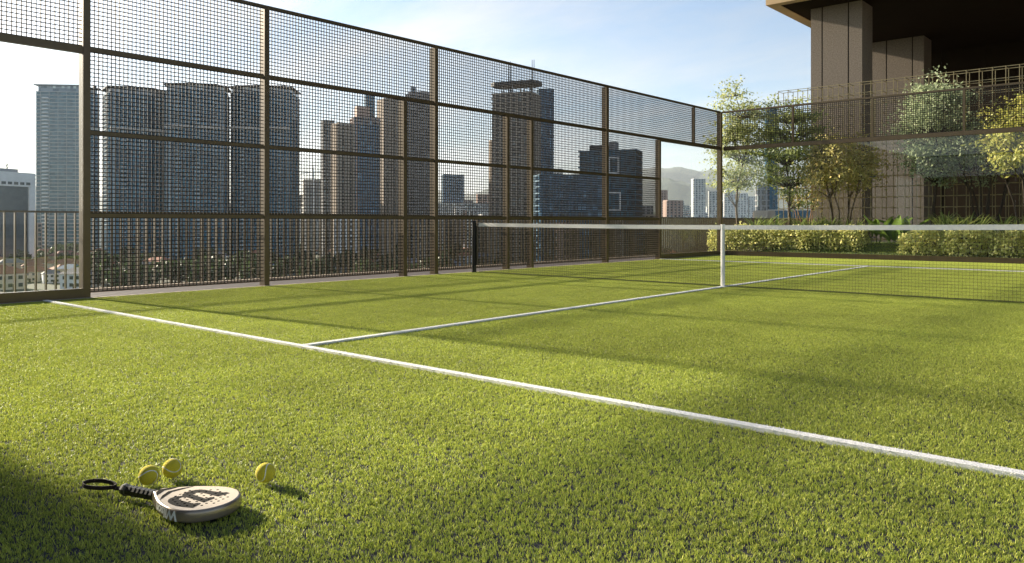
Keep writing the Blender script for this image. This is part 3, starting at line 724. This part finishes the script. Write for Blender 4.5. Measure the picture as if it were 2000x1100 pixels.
F_blue = facademat('glass_blue', (0.014, 0.05, 0.10), (0.05, 0.15, 0.28)); F_dark = facademat('glass_dark', (0.012, 0.016, 0.022), (0.06, 0.08, 0.10)); F_pale = facademat('glass_pale', (0.10, 0.14, 0.17), (0.34, 0.38, 0.42))
def rectp(w_, d_): return [(-w_ / 2, -d_ / 2), (w_ / 2, -d_ / 2), (w_ / 2, d_ / 2), (-w_ / 2, d_ / 2)]
def arcp(w_, d_, bulge): return [(-w_ / 2 + w_ * i / 10, -d_ / 2 - bulge * math.sin(math.pi * i / 10) + bulge * .4) for i in range(11)] + [(w_ / 2, d_ / 2), (-w_ / 2, d_ / 2)]
def grow(poly, k):
    return [(x + (k if x > 0 else -k), y + (k if y > 0 else -k)) for x, y in poly]
def tower(label, px0, px1, ytop, depth, core, slab, mull, fh=3.8, yaw=0, ratio=.8, bulge=0, lip=.35, sl_t=.7, step=4.0, crown=None, zb=GZ, name='tower', cat='tower', group=None, mw=.5):
    pc = (px0 + px1) / 2; x, y = at(pc, depth); d = ray(pc); rz = math.atan2(d.y, d.x) - math.pi / 2 + R(yaw)
    Wd = (px1 - px0) / F * depth; w_ = Wd / (math.cos(R(abs(yaw))) + ratio * math.sin(R(abs(yaw)))); dd = w_ * ratio
    H = zat(ytop, depth) - zb
    t = thing(name, label, cat, (x, y, zb), rz, group)
    poly = arcp(w_, dd, bulge) if bulge else rectp(w_, dd)
    MB().prism(poly, 0, H).build('window_wall', core, t)
    sp2 = grow(poly, lip); sme = MB().prism(sp2, -sl_t / 2, sl_t / 2).mesh('floor_slab', slab)
    n = max(2, int(H / fh))
    for i in range(1, n + 1): inst('floor_slab', sme, t, (0, 0, i * H / n - (sl_t * .3 if i == n else 0)))
    if mull:
        mm = MB().span(-mw / 2, mw / 2, -mw / 2, mw / 2, 0, H - .4).mesh('mullion', mull)
        for (ax, ay), (bx, by) in zip(poly, poly[1:] + poly[:1]):
            if ay > dd * .45 and by > dd * .45: continue
            ln = math.hypot(bx - ax, by - ay); k = max(1, round(ln / step))
            for i in range(k): inst('mullion', mm, t, (ax + (bx - ax) * (i + .5) / k, ay + (by - ay) * (i + .5) / k, 0))
    return t, w_, dd, H
def roofbox(t, x, y, z, sx, sy, sz, m_, name='roof_plant_room'): return MB().box(x, y, z + sz / 2, sx, sy, sz).build(name, m_, t)
# pair at the far left
t, w_, d_, H = tower('white office tower with grey glass front and small roof mast, left edge of the picture', -45, 56, 338, 640, F_slate, M_dkframe, None, 4.2, 38, .62, lip=.04, sl_t=.3)
for s in range(5):
    MB().span(w_ / 2 + .1, w_ / 2 + 1.4, -d_ * .42 + s * d_ * .21 - 1.2, -d_ * .42 + s * d_ * .21 + 1.2, 0, H - 10).build('white_pier', M_wht, t)
MB().span(-w_ / 2 - .6, w_ / 2 + 1.5, -d_ / 2 - 1.2, d_ / 2 + .6, H - 11, H + .5).build('parapet_band', M_wht, t)
MB().span(w_ / 2 - w_ * .12, w_ / 2 + 1.4, -d_ / 2 - 1.1, -d_ / 2 + 2.5, 0, H - 11).build('white_pier', M_wht, t)
for k in range(6): MB().span(-w_ * .45 + k * w_ * .15, -w_ * .45 + k * w_ * .15 + w_ * .1, -d_ / 2 - 1.45, -d_ / 2 - 1.1, H - 9.6, H - 7.4).build('window', M_dkframe, t)
for k in range(4): MB().span(w_ / 2 + 1.4, w_ / 2 + 1.7, -d_ * .36 + k * d_ * .2, -d_ * .36 + k * d_ * .2 + 2, H - 9.6, H - 7.2).build('window', M_dkframe, t)
sg = MB()
for k in range(8): sg.box(w_ / 2 + 1.6, -d_ * .30 + k * 1.1, H - 3.6 + (.9 if k == 0 else 0), .3, .75, 1.5 + (2 if k == 0 else (k % 3) * .4))
sg.build('sign_lettering', M_dkframe, t)
roofbox(t, 0, 0, H + .5, w_ * .5, d_ * .5, 3, M_greyc)
mb = MB().tube([(w_ * .1, 0, H + 3), (w_ * .1, 0, H + 9)], .35, 5)
for q in ((1.6, 8), (-1.4, 7), (2.2, 6)): mb.tube([(w_ * .1, 0, H + q[1] - 2), (w_ * .1 + q[0], 0, H + q[1])], .3, 4)
mb.build('roof_mast', M_dkframe, t)
t, w_, d_, H = tower('tall grey-teal glass apartment tower seen clear of the mesh beside the first post', 79, 176, 184, 860, F_teal, M_conc, M_conc, 3.9, -24, .75, lip=.5, sl_t=.75, step=9, mw=.35)
MB().prism(grow(rectp(w_, d_), -1.5), H, H + 6.5).build('crown_screen', F_pale, t); MB().prism(grow(rectp(w_, d_), 2.0), H + 6.5, H + 7.5).build('roof_slab', M_greyc, t)
bal = MB().box(0, 0, 0, 6, 3.2, 1.2).mesh('balcony', M_wht)
for i in range(2, int(H / 3.9) - 1):
    inst('balcony', bal, t, (-w_ * .28, -d_ / 2 - 1.2, i * H / int(H / 3.9) + .9))
# curved navy family
def curved(label, px0, px1, ytop, depth, yaw, bulge, seed):
    t, w_, d_, H = tower(label, px0, px1, ytop, depth, F_navy, M_navyslab, M_bluep, 3.7, yaw, .7, bulge, lip=.45, sl_t=.55, step=3.4, group='curved navy glass towers', mw=.45)
    rnd = random.Random(seed)
    pl = arcp(w_, d_, bulge)
    MB().prism(grow(pl, -1.2), H, H + 5).build('crown_screen', F_pale, t)
    MB().prism(grow(pl, 1.4), H + 5, H + 5.9).build('roof_slab', M_dkframe, t)
    MB().box(w_ * .2, 2, H + 7, w_ * .3, d_ * .4, 4).build('roof_plant_room', M_dkframe, t)
    bme = MB().box(0, 0, 0, w_ * .075, 2.6, 1.3).mesh('balcony', M_fin); nf_ = int(H / 3.7)
    for q in (-.27, .06, .33):
        for i in range(2, nf_): inst('balcony', bme, t, (q * w_, -d_ / 2 - bulge * math.sin(math.pi * (q + .5)) + bulge * .4 - .9, i * H / nf_ + .8))
    for q in (-.42, .44): MB().box(q * w_, -d_ / 2 - bulge * math.sin(math.pi * (q + .5)) + bulge * .4 - .3, H / 2, 1.1, 1.4, H).build('pale_fin', M_fin, t)
    wb = MB().box(0, -d_ / 2 - bulge * .5, H * .79, w_ * .98, 1.6, 2.2).build('sky_terrace_band', M_conc, t)
curved('narrow dark navy tower just right of the first fence post', 172, 193, 185, 760, 18, 3, 1)
curved('broad dark navy glass tower with concave roofline, left of three', 207, 322, 190, 700, 10, 6, 2)
curved('dark navy glass tower with arched crown, middle of three', 328, 446, 184, 700, -8, 9, 3)
curved('dark navy glass tower crossed by the second fence post', 453, 584, 188, 720, -14, 8, 4)
# centre cluster
tower('slim grey tower at the left of the stepped cluster', 628, 652, 236, 800, F_dark, M_greyc, M_greyc, 3.6, 20, .9, step=3, mw=.9)
tower('tan apartment tower with pale sunlit side in the stepped cluster', 648, 692, 243, 740, F_dark, M_tan, M_tan, 3.4, 28, .9, lip=.5, sl_t=1.1, step=4, mw=2.2)
t, w_, d_, H = tower('reddish stepped tower with dark blue top storeys behind the tan tower', 684, 742, 232, 820, F_blue, M_greyc, M_pink, 3.6, 12, .8, step=5, mw=1.2)
MB().box(-w_ * .12, 0, H + 6, w_ * .5, d_ * .6, 12).build('setback_storey', M_pink, t); MB().box(w_ * .16, 0, H + 12, w_ * .36, d_ * .5, 24).build('setback_storey', F_navy, t)
tower('blue glass tower with strong floor bands below the stepped tower', 700, 742, 246, 700, F_blue, M_bluep, M_bluep, 3.6, -10, .8, sl_t=1.2, step=3, mw=.6)
tower('beige tower left of the thin fence post', 738, 788, 196, 860, F_dark, M_tan, M_tan, 3.5, 24, .8, lip=.4, sl_t=1.0, step=4, mw=2.0)
t, w_, d_, H = tower('dark blue gridded tower between two close fence posts', 792, 846, 188, 760, F_dark, M_greyc, M_greyc, 3.6, -12, .8, sl_t=.9, step=3, mw=.8)
roofbox(t, -w_ * .25, 0, H, w_ * .16, d_ * .3, 9, M_bluep); roofbox(t, 0, 0, H, w_ * .8, d_ * .7, 3.5, M_greyc)
tower('distant pale blue tower through the mesh right of the fourth post', 862, 906, 342, 2100, F_blue, M_bluep, M_bluep, 5, 8, .8, step=8, mw=2)
tower('long low pale building at the foot of the distant blue tower', 848, 958, 398, 1700, F_pale, M_conc, M_conc, 5, 5, .5, step=8, sl_t=1.5, mw=1.5, name='building', cat='building')
tower('cream tower slice left of the helipad tower', 956, 982, 275, 640, F_dark, M_tan, M_tan, 3.5, 20, .9, sl_t=1.2, step=4, mw=2.4)
t, w_, d_, H = tower('tan stepped tower carrying a round helipad and twin masts', 962, 1056, 186, 600, F_dark, M_tan, M_tan, 3.6, -20, .75, lip=.5, sl_t=1.1, step=4.4, mw=1.5)
hp = MB().prism([(-19, -5), (-15, -9), (15, -9), (19, -5), (19, 5), (15, 9), (-15, 9), (-19, 5)], H + 6.5, H + 9.3).build('helipad', M_dkframe, t)
for k in range(8): MB().tube([(math.cos(k * .785) * 11, math.sin(k * .785) * 9, H - .5), (math.cos(k * .785) * 13, math.sin(k * .785) * 8, H + 6.6)], .5, 5).build('helipad_strut', M_greyc, t)
for x_ in (-6.5, -5, 12.5, 14): MB().tube([(x_, 0, H), (x_, 0, H + 26)], [.5, .2], 5).build('mast', M_dkframe, t)
tower('narrow blue glass tower standing behind the helipad tower', 1048, 1081, 176, 680, F_blue, M_bluep, M_bluep, 3.6, 10, .9, step=3, mw=.6)
tower('wide blue mid-rise block behind the net band', 1042, 1182, 343, 460, F_blue, M_bluep, M_bluep, 3.5, 16, .4, step=3.2, mw=.7, sl_t=.9, name='building', cat='building')
t, w_, d_, H = tower('dark blue block with white square frames on its face', 1132, 1254, 296, 520, F_navy, M_bluep, M_dkframe, 3.5, -14, .5, step=3, mw=.6, sl_t=.8, name='building', cat='building')
for (fx, fz, fw, fh_) in ((.12, .88, 6, 10), (.10, .60, 10, 11)):
    x_ = -w_ / 2 + w_ * (.5 + fx); z_ = H * fz; mb = MB()
    for s in (-1, 1): mb.box(x_ + s * fw / 2, -d_ / 2 - .9, z_, 1.0, 1.2, fh_ + 1); mb.box(x_, -d_ / 2 - .9, z_ + s * fh_ / 2, fw - 1, 1.2, 1.0)
    mb.build('white_frame', M_wht, t)
roofbox(t, -w_ * .2, 0, H, w_ * .3, d_ * .5, 4, M_dkframe); roofbox(t, w_ * .05, 0, H, w_ * .12, d_ * .4, 6, M_greyc)
tower('slim blue tower rising just above the mesh of the end fence', 1494, 1518, 214, 620, F_navy, M_bluep, M_bluep, 3.6, 12, .8, step=3, mw=.6)
# far white and pink blocks below the hills
far = [(1351, 1377, 350, 'whitest of the far slim towers, left of the corner post'), (1384, 1406, 374, 'far white tower touching the left side of the corner post'), (1414, 1436, 372, 'far white tower just right of the corner post'), (1440, 1460, 378, 'far white tower behind the light green tree trunk'), (1461, 1480, 384, 'far white tower right of the light green tree trunk')]
for a, b, yt, lab in far: tower(lab, a, b, yt, 1500, F_pale, M_wht, M_wht, 4.2, 15, .7, step=6, mw=2, sl_t=1.2, zb=zat(424, 1500))
tower('far pinkish apartment block below the hills behind the corner glass', 1296, 1333, 392, 1300, F_dark, M_pink, M_pink, 4.5, 25, .6, step=6, mw=3, sl_t=2, zb=zat(424, 1300), name='apartment_block', cat='building')
tower('far red-brown tower at the left edge of the corner glass', 1284, 1303, 372, 1500, F_dark, M_pink, M_pink, 4.5, 25, .6, step=6, mw=3, sl_t=2, zb=zat(424, 1500), name='apartment_block', cat='building')
rnd = random.Random(77)
for i in range(38):
    px = 1288 + i * 5.2 + rnd.uniform(-3, 3); yt = rnd.uniform(390, 417)
    tower('tiny far %s apartment block on the slope below the hills' % ('white', 'grey', 'pinkish', 'white')[i % 4], px, px + rnd.uniform(7, 13), yt, 2300, F_pale, (M_wht, M_conc, M_pink, M_wht)[i % 4], None, 6, 20, .8, lip=.5, sl_t=2.4, zb=zat(426, 2300), name='apartment_block', cat='building', group='far white blocks on the slope')
tower('flat-roofed grey-brown building behind the light green tree', 1473, 1512, 412, 260, M_tan, M_tan, M_tan, 6, 0, .5, lip=.1, sl_t=.4, step=1.6, mw=.5, name='building', cat='building')
tower('flat-roofed blue-grey building behind the mid green tree', 1504, 1600, 410, 285, M_bluep, M_conc, M_bluep, 6, 0, .3, lip=.2, sl_t=.4, step=2, mw=.4, name='building', cat='building')
tower('dark glass tower between the two single-trunk trees', 1476, 1502, 360, 520, F_dark, M_greyc, M_greyc, 3.6, 15, .8, step=4, mw=1.0)
mrnd = random.Random(31)
for i, (a, b, yt, dp) in enumerate([(588, 612, 408, 1250), (612, 634, 416, 1100), (600, 655, 432, 900), (655, 700, 428, 620), (742, 770, 420, 640), (846, 872, 424, 900), (872, 900, 430, 800), (905, 930, 412, 1250), (925, 958, 426, 850), (1075, 1100, 330, 1700), (1085, 1130, 436, 420), (1180, 1215, 430, 470), (1246, 1275, 402, 1100), (1262, 1290, 420, 800), (820, 850, 440, 560), (196, 208, 420, 900), (320, 330, 405, 1000), (444, 456, 400, 1100), (58, 80, 424, 900), (62, 79, 436, 760), (1086, 1120, 372, 1400), (930, 960, 380, 1900), (586, 600, 382, 1600), (640, 652, 392, 1500), (906, 924, 392, 1700)] + [(590 + k * 23, 590 + k * 23 + 14 + k % 4 * 4, 404 + (k * 37) % 30, 950 + (k * 211) % 700) for k in range(16)]):
    kind = mrnd.choice([('white', M_wht), ('beige', M_tan), ('grey', M_greyc), ('pinkish', M_pink)])
    where = 'between the curved towers' if a < 570 and a > 160 else 'below the tall teal tower' if a < 160 else 'low beside the stepped cluster' if a < 800 else 'low around the distant blue tower' if a < 1000 else 'low beside the blue blocks'
    tower('%s mid-rise block %s' % (kind[0], where), a, b, yt, dp, F_dark, kind[1], kind[1], 4.2, mrnd.uniform(-30, 30), .7, lip=.3, sl_t=1.5, step=6, mw=2.2, name='apartment_block', cat='building', group='mid-rise blocks between the towers')
# tower under construction with crane
t, w_, d_, H = tower('open concrete frame under construction behind the second bay', 592, 648, 352, 900, M_greyc, M_conc, M_conc, 5, 10, .6, lip=1.2, sl_t=.9, step=6, mw=1.2, name='unfinished_building', cat='building')
cr = thing('tower_crane', 'thin lattice tower crane above the unfinished concrete frame', 'crane', (*at(612, 880), GZ))
CHh = zat(338, 880) - GZ
MB().tube([(0, 0, 0), (0, 0, CHh)], .9, 4).build('mast', M_wht, cr); MB().tube([(-12, -8, CHh), (30, 20, CHh + 3)], .7, 4).build('jib', M_wht, cr); MB().tube([(0, 0, CHh), (0, 0, CHh + 8)], [.8, .2], 4).build('apex', M_wht, cr)

# houses
roofs = [('terracotta', mat('roof_terracotta', (0.28, 0.12, 0.08), .85, 0, .25, .8)), ('rust red', mat('roof_rust', (0.36, 0.15, 0.09), .85, 0, .25, .8)), ('grey', mat('roof_grey', (0.20, 0.19, 0.20), .85, 0, .25, .8)), ('blue-grey', mat('roof_blue', (0.16, 0.22, 0.30), .7, 0, .2, .8))]
walls = [('white', M_wht), ('cream', mat('cream_render', (0.62, 0.54, 0.42), .85, 0, .1, .4)), ('beige', M_tan), ('grey', M_greyc)]
def house_proto(roof, wall, w_, d_, h, hr):
    t = thing('house', 'house', 'house'); MB().span(-w_ / 2, w_ / 2, -d_ / 2, d_ / 2, 0, h).build('wall', wall, t)
    mb = MB(); e = .7
    mb.v = [(-w_ / 2 - e, -d_ / 2 - e, h), (w_ / 2 + e, -d_ / 2 - e, h), (w_ / 2 + e, d_ / 2 + e, h), (-w_ / 2 - e, d_ / 2 + e, h), (-w_ * .22, 0, h + hr), (w_ * .22, 0, h + hr)]
    mb.f = [(0, 1, 5, 4), (2, 3, 4, 5), (1, 2, 5), (3, 0, 4), (3, 2, 1, 0)]; mb.build('roof', roof, t)
    wm = MB().box(0, 0, 0, 1.5, .2, 1.4).mesh('window', M_dkframe)
    for fl in range(max(1, int(h / 3))):
        for k in range(3): inst('window', wm, t, (-w_ * .3 + k * w_ * .3, -d_ / 2 - .05, 1.7 + fl * 3))
        inst('window', wm, t, (w_ / 2 + .05, 0, 1.7 + fl * 3), (0, 0, math.pi / 2))
    MB().box(w_ * .12, -d_ / 2 - .06, 1.05, 1.1, .2, 2.1).build('door', M_barkdark, t)
    return t
protos = {}
for ri, (rn, rm) in enumerate(roofs):
    for wi, (wnm, wm_) in enumerate(walls):
        if (ri + wi) % 2 and ri != 1: continue
        protos[(rn, wnm)] = [house_proto(rm, wm_, 10 + 2 * wi, 8 + ri, 6.2 if (ri + wi) % 3 else 3.6, 2.6), False]
def place_house(key, px, depth, rz, s, label, group):
    x, y = at(px, depth); t, used = protos[key]; d = ray(px); rz = math.atan2(d.y, d.x) - math.pi / 2 + rz
    if used: o = copy_tree(t, (x, y, GZ), rz, (s, s, s), label)
    else: protos[key][1] = True; o = t; o.location = (x, y, GZ); o.rotation_euler = (0, 0, rz); o.scale = (s, s, s)
    o['label'] = label; o['group'] = group
keys = list(protos)
for key, px, depth, rz, s, lab in [(('terracotta', 'white'), 83, 600, .25, 1.5, 'white two-storey house with dark red hipped roof behind the railing at left'), (('rust red', 'cream'), 58, 480, -.3, 1.0, 'small cream house with bright rust roof low behind the left railing'), (('terracotta', 'beige'), 128, 640, .5, 1.5, 'long red-roofed beige house just left of the first fence post'), (('grey', 'white'), 100, 470, .1, .9, 'small white house with grey roof in front of the red-roofed houses'), (('grey', 'beige'), 22, 560, .2, 1.2, 'grey-roofed beige house near the left edge of the picture'), (('blue-grey', 'cream'), 138, 500, -.5, 1.1, 'blue-roofed cream house nearest the first fence post'), (('rust red', 'white'), 8, 470, .6, 1.0, 'white rust-roofed house low at the left edge')]:
    place_house(key if key in protos else keys[0], px, depth, rz, s, lab, 'houses behind the left glass')
rnd = random.Random(5); placed = [at(p, d) for p, d in ((83, 600), (58, 480), (128, 640), (100, 470), (22, 560), (138, 500), (8, 470))]
lw = ['red-roofed', 'rust-roofed', 'grey-roofed', 'blue-roofed']
for i in range(400):
    if len(placed) > 25: break
    px, depth = rnd.uniform(-10, 158), rnd.uniform(425, 760); x, y = at(px, depth)
    if any((x - a) ** 2 + (y - b) ** 2 < 19 ** 2 for a, b in placed): continue
    placed.append((x, y)); key = rnd.choice([k for k in keys if k[0] in ('terracotta', 'rust red')] if rnd.random() < .7 else keys)
    place_house(key, px, depth, rnd.uniform(-.6, .6), rnd.uniform(.9, 1.4), '%s house with %s roof in the neighbourhood below the left glass' % (key[1], key[0]), 'small houses below the left glass')
for i in range(4000):
    if len(placed) > 118: break
    px = rnd.uniform(165, 1320); depth = rnd.uniform(430, 1150); x, y = at(px, depth)
    if any((x - a) ** 2 + (y - b) ** 2 < 17 ** 2 for a, b in placed): continue
    placed.append((x, y)); key = rnd.choice(keys)
    place_house(key, px, depth, rnd.uniform(-.8, .8), rnd.uniform(.9, 1.5), '%s house with %s roof among the low rooftops seen through the side mesh' % (key[1], key[0]), 'low houses beyond the side mesh')
for k, (t, used) in protos.items():
    if not used: place_house(k, rnd.uniform(300, 900), 800, .3, 1, '%s house with %s roof among the low rooftops seen through the side mesh' % (k[1], k[0]), 'low houses beyond the side mesh')
# city trees
L_city = leafmat('leaf_city', (0.055, 0.085, 0.03), .25, .5)
def city_tree(seed, rx, h):
    rnd = random.Random(seed); t = thing('city_tree', 'tree', 'tree'); pts = []
    for k in range(420):
        d = Vector((rnd.gauss(0, 1), rnd.gauss(0, 1), rnd.gauss(0, 1))).normalized() * rnd.uniform(.6, 1)
        q = 1 + .4 * noise.noise(d * 1.6 + Vector((seed * 3, 0, 0))); pts.append((d.x * rx * q, d.y * rx * q, h * .62 + d.z * h * .42 * q))
    lm, ti = leaf_cloud(pts, 1.9, rnd, .75); leaf_obj('crown', lm, ti, L_city, t)
    MB().tube([(0, 0, -1), (.3, .1, h * .4), (.1, 0, h * .7)], [.5, .35, .15], 6).build('trunk', M_barkdark, t); return t
ct = [city_tree(s, 5.5 + s * .6, 10 + s * 1.2) for s in range(3)]
used = [False] * 3
CT1, CT2 = 'dark leafy tree among the houses behind the left glass', 'dark leafy tree among the low rooftops beyond the side mesh'
for i in range(290):
    if i < 44: px, depth, lab = rnd.uniform(-20, 158), rnd.uniform(600, 850), CT1
    elif i < 235: px, depth, lab = rnd.uniform(175, 1290), (rnd.uniform(385, 470) if i % 4 == 0 else rnd.uniform(430, 1000)), CT2
    else: px, depth, lab = rnd.uniform(1290, 1500), rnd.uniform(300, 800), 'dark leafy tree below the terrace beyond the corner glass'
    x, y = at(px, depth); k = i % 3; s = rnd.uniform(.7, 1.4)
    if used[k]: o = copy_tree(ct[k], (x, y, GZ), rnd.uniform(0, 6), (s, s, s), lab)
    else: used[k] = True; o = ct[k]; o.location = (x, y, GZ); o.scale = (s, s, s); o['label'] = lab
    o['group'] = 'trees in the city below' + (', left glass' if lab == CT1 else ', side mesh' if lab == CT2 else ', corner glass')

# ------------------------------------------------------------------ haze: one closed box of thin air round everything
hz = bpy.data.materials.new('haze_air'); hz.use_nodes = True; hn = hz.node_tree; hn.nodes.remove(hn.nodes['Principled BSDF'])
pv = hn.nodes.new('ShaderNodeVolumePrincipled'); pv.inputs['Color'].default_value = (0.82, 0.90, 1.0, 1); pv.inputs['Density'].default_value = 0.000026; pv.inputs['Anisotropy'].default_value = 0.25
hn.links.new(pv.outputs[0], hn.nodes['Material Output'].inputs['Volume'])
MB().span(-31000, 31000, -31000, 31000, GZ - 4.5, 1750).build('haze', hz, kind='stuff')
